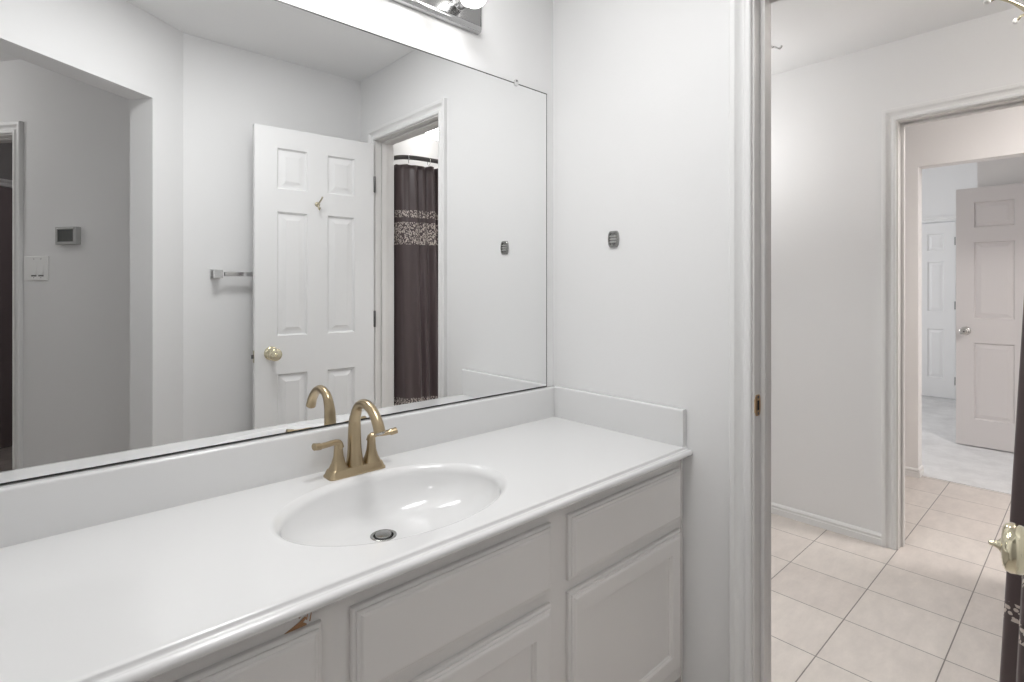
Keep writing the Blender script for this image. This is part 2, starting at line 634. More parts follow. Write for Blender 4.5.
# bedroom window (source of the daylight)
win = empty('window_1', (5.65, 3.26, WZ0), 'white framed bedroom window out of sight on the left', 'window', kind='structure')
mb = MB()
for a0, a1, z0, z1 in ((WX0, WX1, WZ0, WZ0 + .05), (WX0, WX1, WZ1 - .05, WZ1), (WX0, WX0 + .05, WZ0 + .05, WZ1 - .05),
                       (WX1 - .05, WX1, WZ0 + .05, WZ1 - .05), (WX0 + .05, WX1 - .05, 1.45, 1.49)):
    mb.box(a0, a1, 3.235, 3.285, z0, z1)
mb.build('window_frame', M['trim'], win, off=win.location)

# ------------------------------------------------------------------ door frames


def frame_x(name, xa, xb, y0, y1, ztop, label, m_cas, m_jamb, sides=(1, 1), stop_x=None):
    """lined doorway in a wall whose faces are X=xa and X=xb"""
    e = empty(name, ((xa + xb) / 2, (y0 + y1) / 2, 0), label, 'door frame', kind='structure')
    L = e.location
    mb = MB()
    mb.box(xa - .001, xb + .001, y0 - .018, y0, 0, ztop)
    mb.box(xa - .001, xb + .001, y1, y1 + .018, 0, ztop)
    mb.box(xa - .001, xb + .001, y0 - .018, y1 + .018, ztop, ztop + .018)
    mb.build('jamb', m_jamb, e, off=L, bevel=.001)
    if stop_x:
        s0, s1 = stop_x
        mb = MB()
        mb.box(s0, s1, y0, y0 + .011, 0, ztop)
        mb.box(s0, s1, y1 - .011, y1, 0, ztop)
        mb.box(s0, s1, y0 + .011, y1 - .011, ztop - .011, ztop)
        mb.build('door_stop', m_jamb, e, off=L, bevel=.002)
    if sides[0]:
        casing_mb(lambda a, h, z: Vector((xa - h, a, z)), y0 - .006, y1 + .006, ztop + .006).build('casing', m_cas, e, smooth=28, off=L)
    if sides[1]:
        casing_mb(lambda a, h, z: Vector((xb + h, a, z)), y0 - .006, y1 + .006, ztop + .006).build('casing', m_cas, e, smooth=28, off=L)
    return e


fr1 = frame_x('trim_1', 1.466, 1.575, JF, JN, HEAD, 'white moulded casing and worn jamb of the bathroom doorway right of the vanity',
              M['trim'], M['old_trim'], (1, 1), (1.500, 1.535))
L = fr1.location
# strike plate on the near jamb: brass plate with a rounded lip and a dark slot
zc = .938
pl = []
for i in range(24):
    a = 2 * PI * i / 24
    ca, sa = math.cos(a), math.sin(a)
    pl.append((.0160 * (abs(ca) ** .5) * (1 if ca > 0 else -1), .029 * (abs(sa) ** .6) * (1 if sa > 0 else -1)))
mb = MB().prism(pl, lambda p_, q_, t: Vector((1.4835 + p_, JN - t, zc + q_)), 0, .0022)
mb.box(1.464, 1.470, JN - .004, JN, zc - .018, zc + .018)
sp = mb.build('strike_plate', M['old_brass'], fr1, off=L, bevel=.0006)
sp['label'] = 'tarnished brass strike plate'
mb = MB().box(1.479, 1.490, JN - .0028, JN - .0022, zc - .013, zc + .013)
mb.build('latch_slot', M['dark'], sp, off=L)
mb = MB()
for dz in (-.022, .022):
    mb.lathe([(0, .001), (.0038, .0008), (.0042, 0)], axis_m((1.4845, JN - .0022, zc + dz), (0, -1, 0)), 14)
mb.build('screw', M['steel_dark'], sp, smooth=40, off=L)

fr2 = frame_x('trim_2', BX, BX + .10, F0, F1, 2.05, 'white moulded casing of the doorway in the far bathroom wall',
              M['trim'], M['old_trim'], (1, 1), (BX + .052, BX + .088))
fr3 = frame_x('trim_3', 7.67, 7.78, D3A, D3B, 1.985, 'narrow white casing round the far bedroom door', M['trim'], M['trim'], (1, 0))

# hallway door frame (thermostat wall) - frame axes: a = w, out of the wall = +s
fr4 = empty('trim_4', sw(TS - .057, (D4A + D4B) / 2), 'white moulded casing of the dark doorway at the mirror\'s left edge', 'door frame', kind='structure')
L = fr4.location
mb = MB()
f4 = lambda a, b, z: sw(a, b, z)
mb.hexa(f4, TS - .116, TS + .001, D4A - .018, D4A, 0, 2.05)
mb.hexa(f4, TS - .116, TS + .001, D4B, D4B + .018, 0, 2.05)
mb.hexa(f4, TS - .116, TS + .001, D4A - .018, D4B + .018, 2.05, 2.068)
mb.build('jamb', M['old_trim'], fr4, off=L)
mb = MB()
mb.hexa(f4, TS - .07, TS - .035, D4A, D4A + .011, 0, 2.05)
mb.hexa(f4, TS - .07, TS - .035, D4B - .011, D4B, 0, 2.05)
mb.hexa(f4, TS - .07, TS - .035, D4A + .011, D4B - .011, 2.039, 2.05)
mb.build('door_stop', M['old_trim'], fr4, off=L)
casing_mb(lambda a, h, z: sw(TS + h, a, z), D4A - .006, D4B + .006, 2.056).build('casing', M['trim'], fr4, smooth=28, off=L)

# ------------------------------------------------------------------ baseboards
baseboard('baseboard_bathroom', lambda h, z, t: Vector((BX - h, t, z)), F1 + .064, 1.75,
          'low white stepped baseboard along the far bathroom wall left of the doorway')
baseboard('baseboard_corridor', lambda h, z, t: Vector((CX - h, t, z)), .814, 2.6,
          'low cream baseboard on the corridor wall left of the bedroom opening', M['old_trim'])
baseboard('baseboard_opening', lambda h, z, t: Vector((t, .814 - h, z)), CX - .012, CX + .11,
          'short baseboard end turning into the bedroom opening', M['old_trim'])
baseboard('baseboard_back', lambda h, z, t: Vector((t, -.155 + h, z)), .62, 1.44,
          'low white baseboard under the towel bar behind the open door')

# ------------------------------------------------------------------ six-panel doors


def panel_face(mb, W, H, cols, rows, y, sgn, rec=.012):
    """a face of the leaf in plane y (outward normal sgn*y) with raised panels"""
    xs = sorted({0, W, *[c for q in cols for c in q]})
    zs = sorted({0, H, *[c for q in rows for c in q]})
    for i in range(len(xs) - 1):
        for j in range(len(zs) - 1):
            x0, x1, z0, z1 = xs[i], xs[i + 1], zs[j], zs[j + 1]
            if (x0, x1) in cols and (z0, z1) in rows:
                lps = []
                for d, dep in ((0, 0), (.003, rec * .6), (.008, rec), (.012, rec), (.038, rec * .18), (.040, rec * .10)):
                    yy = y - sgn * dep
                    lps.append([(x0 + d, yy, z0 + d), (x1 - d, yy, z0 + d), (x1 - d, yy, z1 - d), (x0 + d, yy, z1 - d)])
                mb.loops(lps)
            else:
                mb.add([(x0, y, z0), (x1, y, z0), (x1, y, z1), (x0, y, z1)], [(0, 1, 2, 3)])


ROWS = [(.22, .822), (1.009, 1.62), (1.732, 1.932)]


def door_leaf(W, H, cols, rows, T=.035):
    mb = MB()
    panel_face(mb, W, H, cols, rows, 0, -1)
    panel_face(mb, W, H, cols, rows, T, 1)
    for fc in ([(0, 0, 0), (W, 0, 0), (W, T, 0), (0, T, 0)], [(0, 0, H), (W, 0, H), (W, T, H), (0, T, H)],
               [(0, 0, 0), (0, T, 0), (0, T, H), (0, 0, H)], [(W, 0, 0), (W, T, 0), (W, T, H), (W, 0, H)]):
        mb.add(fc, [(0, 1, 2, 3)])
    return mb


def knob(parent, x, y, z, sgn, m, tip=False):
    """knob on a door leaf: rose, neck and body turned about the local y axis"""
    mtx = axis_m((x, y, z), (0, sgn, 0))
    rose = MB().lathe([(.0335, 0), (.0335, .004), (.031, .008), (.024, .0105), (.017, .012), (.015, .013)], mtx, 36).build('rose', m, parent, smooth=40)
    kb = MB().lathe([(.0115, .010), (.0115, .056), (.015, .0605), (.0235, .0625), (.0285, .0655), (.0302, .070), (.0302, .0770), (.0285, .0815), (.0235, .0845),
                     (.015, .0858), (0, .0860)], mtx, 36).build('door_knob', m, parent, smooth=50)
    if tip:
        MB().lathe([(.0095, .085), (.0090, .0865), (.0055, .0885), (.0035, .0925), (.0028, .0968), (0, .0985)], mtx, 20).build('turn_button', m, kb, smooth=40)
    else:
        MB().lathe([(.006, .085), (.005, .0870), (0, .0875)], mtx, 20).build('keyhole_cap', M['steel_dark'], kb, smooth=40)
    return kb


def hinge(parent, x, y, z, m, leaf_dx):
    mb = MB().lathe([(.0, -.046), (.004, -.045), (.0058, -.042), (.0058, .042), (.004, .045), (0, .046)], Matrix.Translation((x, y, z)), 14)
    mb.box(min(x, x + leaf_dx), max(x, x + leaf_dx), y - .002, y + .001, z - .044, z + .044)
    return mb.build('hinge', m, parent, smooth=40)


# door_1: open door into the vanity room. local x from hinge to free edge, front (mirror side) is y=0 facing -y
ANG = math.atan2(-.044, -.613)
dr1 = empty('door_1', (1.4455, .0365, .008), 'white six-panel door standing open, with brass knob, reflected in the mirror', 'door', rz=ANG, kind='structure')
leaf = door_leaf(.603, 2.032, [(.107, .252), (.355, .500)], ROWS).build('door_leaf', M['door'], dr1, smooth=25)
knob(dr1, .528, 0, .927, -1, M['brass'], True)
knob(dr1, .528, .035, .927, 1, M['brass'])
mb = MB().box(.603, .6045, .006, .029, .886, .944)
lp = mb.build('latch_plate', M['pale_bronze'], dr1)
MB().prism([(0, 0), (.011, .0), (.002, .012), (0, .012)], lambda p_, q_, t: Vector((.6045 + p_, .011 + q_, t)), .906, .924).build('latch_bolt', M['steel_dark'], lp)
for z in (1.812, 1.075, .22):
    hinge(dr1, -.0095, .004, z, M['steel_dark'], .012)
# robe hook on the door face
hx, hz = .305, 1.672
hk = MB().lathe([(.013, 0), (.013, .003), (.009, .006), (.006, .008), (.005, .018), (0, .019)], axis_m((hx, 0, hz), (0, -1, 0)), 20)
hk.tube(spline([(hx, -.012, hz), (hx, -.030, hz + .006), (hx - .006, -.044, hz + .022), (hx - .010, -.048, hz + .034)]), [.004] * 24 + [.0055], 8)
hk.tube(spline([(hx, -.012, hz - .004), (hx, -.020, hz - .022), (hx, -.032, hz - .030), (hx, -.040, hz - .020)]), .0036, 8)
o = hk.build('robe_hook', M['pale_bronze'], dr1, smooth=45)
o['label'] = 'small brass robe hook'

# door_2: bedroom door, folded back against the near bedroom wall; local x towards the free (left) edge
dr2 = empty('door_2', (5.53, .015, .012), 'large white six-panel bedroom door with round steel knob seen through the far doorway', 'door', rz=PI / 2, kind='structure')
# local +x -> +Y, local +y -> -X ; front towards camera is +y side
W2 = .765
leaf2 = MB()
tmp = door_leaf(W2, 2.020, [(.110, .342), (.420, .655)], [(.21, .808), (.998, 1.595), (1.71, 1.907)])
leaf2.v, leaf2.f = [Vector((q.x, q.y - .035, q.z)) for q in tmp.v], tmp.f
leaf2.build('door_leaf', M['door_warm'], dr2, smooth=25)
knob(dr2, .705, 0, .898, 1, M['nickel'])
for z in (1.80, 1.04, .22):
    hinge(dr2, -.006, -.036, z, M['nickel'], .012)

# door_3: closed narrow door in the far bedroom wall
dr3 = empty('door_3', (7.680, D3A + .003, .010), 'narrow white panelled door closed in the far bedroom wall', 'door', rz=PI / 2, kind='structure')
tmp = door_leaf(.608, 1.970, [(.100, .250), (.358, .508)], [(.22, .770), (.970, 1.53), (1.655, 1.845)])
l3 = MB()
l3.v, l3.f = [Vector((q.x, q.y - .035, q.z)) for q in tmp.v], tmp.f
l3.build('door_leaf', M['door'], dr3, smooth=25)
for z in (1.755, 1.04, .20):
    hinge(dr3, .001, .006, z, M['steel_dark'], -.003)

# door_5 in the unlit room beyond the hallway
ex = -1.0
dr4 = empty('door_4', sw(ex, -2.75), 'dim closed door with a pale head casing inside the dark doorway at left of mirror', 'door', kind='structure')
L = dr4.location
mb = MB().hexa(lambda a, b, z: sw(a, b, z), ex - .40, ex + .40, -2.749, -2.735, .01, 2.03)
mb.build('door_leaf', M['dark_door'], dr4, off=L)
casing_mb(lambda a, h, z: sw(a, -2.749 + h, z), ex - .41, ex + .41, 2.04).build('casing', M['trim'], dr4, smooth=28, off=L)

# ------------------------------------------------------------------ vanity cabinet
VX0, VX1 = -.188, 1.457
YF = .846                       # face-frame plane
cab = empty('vanity_cabinet', ((VX0 + VX1) / 2, 1.1, 0), 'light grey painted vanity cabinet under the white counter', 'cabinet')
L = cab.location
mb = MB()
mb.box(VX0, VX0 + .016, YF + .019, 1.366, .10, .761)
mb.box(VX1 - .016, VX1, YF + .019, 1.366, .10, .761)
mb.box(VX0 + .016, VX1 - .016, YF + .019, 1.366, .10, .116)
mb.box(VX0 + .016, VX1 - .016, 1.354, 1.366, .116, .761)
mb.build('carcass', M['cabinet'], cab, off=L)
BAYS = [(-.128, .360), (.410, .890), (.948, 1.443)]
mb = MB()
mb.box(VX0, VX1, YF, YF + .019, .720, .761)
mb.box(VX0, VX1, YF, YF + .019, .10, .150)
mb.box(VX0, VX1, YF, YF + .019, .540, .580)
xs = [VX0] + [q for b_ in BAYS for q in b_] + [VX1]
for i in range(0, len(xs), 2):
    a0 = xs[i] - (0 if i == 0 else .008)
    a1 = xs[i + 1] + (0 if i == len(xs) - 2 else .008)
    mb.box(a0, a1, YF - .0003, YF + .019, .10, .761)
mb.build('face_frame', M['cabinet'], cab, off=L)
mb = MB().box(VX0, VX1, .918, .932, 0, .10)
mb.build('toe_kick', M['cabinet'], cab, off=L)
mb = MB().box(VX1, 1.4655, YF - .004, YF + .012, .085, .758)
mb.build('filler_strip', M['cabinet'], cab, off=L, bevel=.001)

EDGE = [(0, 0), (0, .0075), (.0015, .0095), (.0045, .0105), (.0065, .0105), (.0070, .0135), (.0095, .0150), (.0125, .0152), (.0135, .0165),
        (.0165, .0185), (.020, .019)]


def front(x0, x1, z0, z1, panel):
    """overlay front: stepped moulded edge, flat field (drawer) or recessed panel (door)"""
    prof = list(EDGE)
    if panel:
        fw = .056
        prof += [(fw, .019), (fw + .0025, .0165), (fw + .0035, .0140), (fw + .0065, .0125), (fw + .0080, .0095)]
    lps = []
    for d, h in prof:
        y = YF - .0004 - h
        lps.append([Vector((x0 + d, y, z0 + d)), Vector((x1 - d, y, z0 + d)), Vector((x1 - d, y, z1 - d)), Vector((x0 + d, y, z1 - d))])
    return MB().loops(lps, True, True)


for x0, x1 in BAYS:
    front(x0, x1, .574, .728, False).build('drawer_front', M['cabinet'], cab, off=L)
for x0, x1 in BAYS:
    front(x0, x1, .140, .547, True).build('cabinet_door', M['cabinet'], cab, off=L)
# splintered rail above the left drawer
mb = MB()
ys = YF - .0006
chip = [(.284, .7342), (.296, .7385), (.306, .7425), (.3155, .7480), (.3185, .7455), (.312, .7405), (.318, .7362), (.318, .7342)]
mb.prism(chip, lambda p_, q_, t: Vector((p_ + .020, ys - t, q_ - .006)), 0, .0012)
for a, b in (((.338, .7420), (.341, .7570)), ((.343, .7380), (.3475, .7590)), ((.326, .7490), (.339, .7560))):
    d = Vector((b[0] - a[0], 0, b[1] - a[1])).normalized()
    n_ = Vector((-d.z, 0, d.x)) * .0011
    A, B = Vector((a[0], ys - .0008, a[1] - .006)), Vector((b[0], ys - .0008, b[1] - .004))
    mb.add([A - n_, B - n_ * .3, B + n_ * .3, A + n_, A + Vector((0, .001, 0))], [(0, 1, 2, 3)])
o = mb.build('splintered_chip', M['raw_wood'], cab, off=L)
o['label'] = 'bare brown wood where the paint has splintered off'

# ------------------------------------------------------------------ countertop with moulded basin
CZ = .787
top = empty('countertop', (.637, 1.1, .762), 'glossy white vanity counter with moulded oval basin', 'countertop')
L = top.location
TX0, TX1, TYB = -.189, 1.465, 1.367
CXs, CYs, RA, RB = .639, 1.066, .256, .177
mb = MB()
# front edge profile (y, z): flat, small cove, bullnose
EP = [(.848, CZ), (.8390, CZ), (.8378, CZ - .0007), (.8372, CZ - .0030), (.8362, CZ - .0064), (.8338, CZ - .0078), (.8300, CZ - .0072), (.8262, CZ - .0069),
      (.8222, CZ - .0083), (.8194, CZ - .0115), (.8184, CZ - .0152), (.8194, CZ - .0196), (.8222, CZ - .0234), (.8262, CZ - .0255), (.831, CZ - .0258),
      (TYB, CZ - .0258), (TYB, CZ)]
EP = [(y - .009 if y < .85 else y, z) for y, z in EP]
n = len(EP)
vs = [Vector((x, y, z)) for x in (TX0, TX1) for y, z in EP]
fs = [(k, k + 1, n + k + 1, n + k) for k in range(n - 2)]
fs += [(n - 2, n - 1, 2 * n - 1, 2 * n - 2)]
fs += [tuple(range(n))[::-1], tuple(n + k for k in range(n))]
mb.add(vs, fs[:14] + fs[15:])          # leave the underside open round the bowl
# top surface with an elliptical hole
NS = 128
X0, X1, Y0, Y1 = .34, .945, .839, 1.30
out, inn = [], []
for k in range(NS):
    a = 2 * PI * k / NS
    ca, sa = math.cos(a), math.sin(a)
    px, py = (RA * 1.075) * ca, (RB * 1.09) * sa
    t = min(((X1 - CXs) / px) if px > 1e-9 else 9e9, ((X0 - CXs) / px) if px < -1e-9 else 9e9,
            ((Y1 - CYs) / py) if py > 1e-9 else 9e9, ((Y0 - CYs) / py) if py < -1e-9 else 9e9)
    inn.append(Vector((CXs + px, CYs + py, CZ)))
    out.append(Vector((CXs + px * t, CYs + py * t, CZ)))
for cxx in (X0, X1):
    for cyy in (Y0, Y1):
        cq = Vector((cxx, cyy, CZ))
        kk = min(range(NS), key=lambda k_: (out[k_] - cq).length)
        out[kk] = cq
mb.loops([out, inn], False)
for r in ((TX0, X0, Y0, TYB), (X1, TX1, Y0, TYB), (X0, X1, Y1, TYB)):
    mb.add([(r[0], r[2], CZ), (r[1], r[2], CZ), (r[1], r[3], CZ), (r[0], r[3], CZ)], [(0, 1, 2, 3)])
slab = mb.build('counter_slab', M['marble'], top, smooth=50, off=L, up=CZ - L.z)

# bowl
DX, DY, DEP = .637, 1.138, .111
mb = MB()
rings = []


def ring(sc_a, sc_b, cx, cy, z):
    return [Vector((cx + RA * sc_a * math.cos(2 * PI * k / NS), cy + RB * sc_b * math.sin(2 * PI * k / NS), z)) for k in range(NS)]


for t, dz in ((1.075, 0), (1.06, -.0006), (1.045, -.0024), (1.03, -.0054), (1.015, -.0096), (1.0, -.0155)):
    rings.append(ring(t, 1 + (t - 1) * 1.2, CXs, CYs, CZ + dz))
STP = 22
for i in range(1, STP + 1):
    ph = (PI / 2) * i / STP
    r = math.cos(ph) ** .80
    dz = -.0155 - (DEP - .0155) * math.sin(ph) ** 1.0
    k = 1 - r
    rr = max(r, .0)
    ra, rb = rr, rr
    fa = .030 / RA
    fb = .030 / RB
    ra = fa + (1 - fa) * rr
    rb = fb + (1 - fb) * rr
    rings.append(ring(ra, rb, CXs + (DX - CXs) * k, CYs + (DY - CYs) * k, CZ + dz))
mb.loops(rings, False)
basin = mb.build('basin', M['marble'], top, smooth=60, off=L)
zb = CZ - DEP
mb = MB().lathe([(.0305, -.012), (.0305, .0012), (.0285, .0022), (.0235, .001), (.0225, -.004), (.0225, -.010)], Matrix.Translation((DX, DY, zb)), 40)
dn = mb.build('drain_flange', M['drain'], top, smooth=40, off=L)
dn['label'] = 'grey metal drain'
mb = MB().lathe([(.0, -.012), (.0195, -.0115), (.0198, .0015), (.0185, .004), (.012, .0055), (0, .006)], Matrix.Translation((DX, DY + .001, zb)), 36)
mb.build('stopper', M['drain'], dn, smooth=40, off=L)


def rounded_splash(name, f, t0, t1, thick, z0, z1):
    r = .007
    prof = [(0, z0), (0, z1)]
    for i in range(5):
        a = PI / 2 * i / 4
        prof.append((thick - r + r * math.sin(a), z1 - r + r * math.cos(a)))
    prof.append((thick, z0))
    return MB().prism(prof, f, t0, t1).build(name, M['splash'], top, smooth=40, off=L)


rounded_splash('backsplash', lambda p_, q_, t: Vector((t, TYB - p_, q_)), TX0, TX1, .022, CZ, .8935)
rounded_splash('side_splash', lambda p_, q_, t: Vector((TX1 - p_, t, q_)), .8305, TYB - .0225, .019, CZ, .897)

# ------------------------------------------------------------------ faucet
FX, FY = .640, 1.287
fc = empty('faucet', (FX, FY, CZ), 'champagne bronze centreset faucet with arched spout and two lever handles', 'faucet')
L = fc.location


def rrect(cx, cy, hx_, hy_, r, z, n_=6):
    pts = []
    for qx, qy, a0 in ((1, 1, 0), (-1, 1, PI / 2), (-1, -1, PI), (1, -1, 3 * PI / 2)):
        for i in range(n_ + 1):
            a = a0 + PI / 2 * i / n_
            pts.append(Vector((cx + qx * (hx_ - r) + r * math.cos(a), cy + qy * (hy_ - r) + r * math.sin(a), z)))
    return pts


mb = MB()
mb.loops([rrect(FX, FY, .0765, .0265, .012, CZ + .0003), rrect(FX, FY, .0765, .0265, .012, CZ + .004), rrect(FX, FY, .0735, .0235, .011, CZ + .008),
          rrect(FX, FY, .070, .020, .010, CZ + .018), rrect(FX, FY, .068, .0185, .009, CZ + .0195)], True, True)
mb.build('base_plate', M['bronze'], fc, smooth=35, off=L)
# spout
path = spline([(FX, FY + .002, CZ + .016), (FX, FY + .004, CZ + .06), (FX, FY + .004, CZ + .115), (FX, FY - .001, CZ + .142), (FX, FY - .019, CZ + .171),
               (FX, FY - .053, CZ + .182), (FX, FY - .089, CZ + .171), (FX, FY - .114, CZ + .148), (FX, FY - .127, CZ + .124)], 6)
rad = []
for i in range(len(path)):
    t = i / (len(path) - 1)
    rad.append(.0225 - .0050 * min(1, t / .12) if t < .12 else (.0175 - .0063 * ((t - .12) / .43) if t < .55 else .0112 + .0028 * ((t - .55) / .45)))
mb = MB().tube(path, rad, 24)
spt = mb.build('spout', M['bronze'], fc, smooth=45, off=L)
tipd = (path[-1] - path[-2]).normalized()
MB().lathe([(.0105, 0), (.0105, .003), (.0085, .0035), (.008, .001)], axis_m(path[-1], tipd), 20).build('aerator', M['nickel'], spt, smooth=40, off=L)
for sx in (-1, 1):
    hx = FX + sx * .045
    mb = MB()
    lp = []
    for z, hw, r in ((.016, .0235, .009), (.022, .0215, .010), (.034, .0170, .011), (.050, .0135, .0115), (.066, .0118, .0115), (.076, .0112, .0111),
                     (.082, .0108, .0107)):
        lp.append(rrect(hx, FY, hw * .93, hw * .86, min(r, hw * .84), CZ + z))
    mb.loops(lp, True, True)
    hd = mb.build('handle', M['bronze'], fc, smooth=40, off=L)
    pth = spline([(hx - sx * .004, FY, CZ + .072), (hx + sx * .000, FY - .001, CZ + .083), (hx + sx * .014, FY - .003, CZ + .0865), (hx + sx * .036, FY - .006, CZ + .0855),
                  (hx + sx * .054, FY - .010, CZ + .0865), (hx + sx * .067, FY - .012, CZ + .0885)], 6)
    rr = [.0115 - .0037 * min(1, i / 12) for i in range(len(pth))]
    rr = [q + (.0018 if i > len(pth) - 9 else 0) for i, q in enumerate(rr)]
    MB().tube(pth, rr, 16, flat=(1.1, .85)).build('lever', M['bronze'], hd, smooth=45, off=L)

# ------------------------------------------------------------------ mirror
mir = empty('wall_mirror_panel', (.632, YM, .895), 'large frameless wall mirror above the counter', 'mirror')
L = mir.location
MX0, MX1, MZ0, MZ1 = -.165, 1.4275, .8955, 1.962
mb = MB().box(MX0, MX1, 1.3645, 1.3685, MZ0, MZ1)
mb.build('mirror_backing', M['mirror_edge'], mir, off=L)
e_ = .0038
mb = MB().box(MX0 + e_, MX1 - e_, 1.3640, 1.3650, MZ0 + e_, MZ1 - e_)
mb.build('mirror_glass', M['mirror'], mir, off=L)
for cx, cz, sg in ((1.273, MZ1, 1), (.30, MZ1, 1)):
    mb = MB()
    mb.prism([(-.007, -.010), (.007, -.010), (.009, -.004), (.009, .006), (.005, .011), (-.005, .011), (-.009, .006), (-.009, -.004)],
             lambda p_, q_, t: Vector((cx + p_, 1.3685 - t, cz + q_)), .0052, .0085)
    mb.prism([(-.006, .001), (.006, .001), (.006, .010), (-.006, .010)], lambda p_, q_, t: Vector((cx + p_, 1.3685 - t, cz + q_)), 0, .0052)
    c_ = mb.build('mirror_clip', M['clear'], mir, off=L, bevel=.001)
    MB().lathe([(.0035, 0), (.003, .0015), (0, .002)], axis_m((cx, 1.3600, cz + .006), (0, -1, 0)), 12).build('screw', M['steel_dark'], c_, smooth=40, off=L)

# ------------------------------------------------------------------ vanity light bar
LX0, LX1, LZ0, LZ1 = .190, 1.106, 2.076, 2.190
lb = empty('vanity_light', ((LX0 + LX1) / 2, YM, (LZ0 + LZ1) / 2), 'chrome light bar with round globe bulbs on the wall above the mirror', 'wall light')
L = lb.location
mb = MB()
lps = []
for d, h in ((0, 0), (0, .012), (.003, .020), (.009, .025), (.016, .026), (.019, .0235), (.023, .023)):
    y = YM - .0003 - h
    lps.append([Vector((LX0 + d * .3, y, LZ0 + d)), Vector((LX1 - d * .3, y, LZ0 + d)), Vector((LX1 - d * .3, y, LZ1 - d)), Vector((LX0 + d * .3, y, LZ1 - d))])
mb.loops(lps, True, True)
mb.build('back_plate', M['satin_chrome'], lb, smooth=30, off=L)
zb = (LZ0 + LZ1) / 2 - .003
sock_me = bulb_me = None
for i in range(6):
    bx = 1.005 - .14 * i
    base = (bx, YM - .023, zb)
    if sock_me is None:
        so = MB().lathe([(.021, 0), (.021, .012), (.0225, .013), (.0225, .015), (.021, .016), (.021, .040), (.0235, .042), (.0235, .046), (.0165, .0465),
                         (.0165, .040)], axis_m((0, 0, 0), (0, -1, 0)), 32).build('socket', M['satin_chrome'], lb, smooth=35)
        prof = [(.0135, .040), (.0140, .048)]
        for k in range(1, 25):
            a = PI - .36 - (PI - .36) * k / 24
            prof.append((max(.0, .040 * math.sin(a)), .0870 - .040 * math.cos(PI - a) * -1 * -1 if False else .0870 + .040 * math.cos(a)))
        bo = MB().lathe(prof, axis_m((0, 0, 0), (0, -1, 0)), 36).build('bulb', M['bulb'], so, smooth=60)
        sock_me, bulb_me = so.data, bo.data
    else:
        so = so.copy()
        COL.objects.link(so)
        so.parent = lb
        bo = bo.copy()
        COL.objects.link(bo)
        bo.parent = so
    so.location = Vector(base) - L

# ------------------------------------------------------------------ small bracket on the right wall
br = empty('wall_bracket', (1.466, 1.093, 1.417), 'small empty metal mounting bracket screwed to the white wall right of the mirror', 'bracket')
L = br.location
oct_ = [(-.0135, -.027), (.0135, -.027), (.019, -.019), (.0215, 0), (.019, .019), (.0135, .027), (-.0135, .027), (-.019, .019), (-.0215, 0), (-.019, -.019)]
mb = MB()
fw_ = lambda k, h: [Vector((1.466 - h, 1.093 + a * k, 1.417 + b * k)) for a, b in oct_]
mb.loops([fw_(1, .0002), fw_(1, .006), fw_(.93, .008), fw_(.74, .008), fw_(.70, .004)], True, True)
bp_ = mb.build('bracket_plate', M['drain'], br, smooth=30, off=L)
mb = MB()
for dz in (-.0095, .0, .0095):
    mb.box(1.466 - .0085, 1.466 - .004, 1.093 - .0125, 1.093 + .0125, 1.417 + dz - .0022, 1.417 + dz + .0022)
mb.build('bracket_rib', M['bracket'], br, off=L, bevel=.0006)
for dz in (-.0145, .0145):
    MB().lathe([(.0040, 0), (.0038, .002), (0, .0032)], axis_m((1.462, 1.093, 1.417 + dz), (-1, 0, 0)), 14).build('screw', M['steel_dark'], br, smooth=40, off=L)

# ------------------------------------------------------------------ towel bar on the back wall
tb = empty('towel_bar', (.98, -.155, 1.32), 'chrome towel bar on the wall behind the open door, reflected in the mirror', 'towel bar')
L = tb.location
for bx in (.709, 1.27):
    mb = MB()
    mb.box(bx - .022, bx + .022, -.1547, -.145, 1.297, 1.343)
    mb.box(bx - .015, bx + .015, -.145, -.100, 1.303, 1.337)
    mb.box(bx - .019, bx + .019, -.100, -.086, 1.300, 1.340)
    mb.build('bar_post', M['chrome'], tb, off=L, bevel=.0025)
mb = MB().box(.737, 1.255, -.106, -.090, 1.309, 1.331)
mb.build('bar', M['chrome'], tb, off=L, bevel=.002)

# ------------------------------------------------------------------ thermostat and switch plate (local x = towards the opening = +w, local y = out of wall)
rzh = math.atan2(NA.y, NA.x)      # local x -> +w ; local y -> rotate +90 = +s (out of the thermostat wall)
thm = empty('thermostat', sw(TS, -.735, 1.515), 'small grey wall thermostat with dark screen, reflected at left of the mirror', 'thermostat', rz=rzh)
mb = MB()


def rect_loop(hx_, hz_, y):
    return [Vector((-hx_, y, -hz_)), Vector((hx_, y, -hz_)), Vector((hx_, y, hz_)), Vector((-hx_, y, hz_))]


MB().loops([rect_loop(.064, .044, .0003), rect_loop(.064, .044, .026), rect_loop(.061, .041, .029), rect_loop(.050, .033, .029), rect_loop(.049, .032, .026)],
           True, True).build('housing', M['grey_plastic'], thm)
MB().box(-.0475, .0475, .0262, .0272, -.030, .030).build('screen', M['screen'], thm)
MB().box(-.052, .052, .0292, .0300, .0355, .0385).build('button_strip', M['white_plastic'], thm)

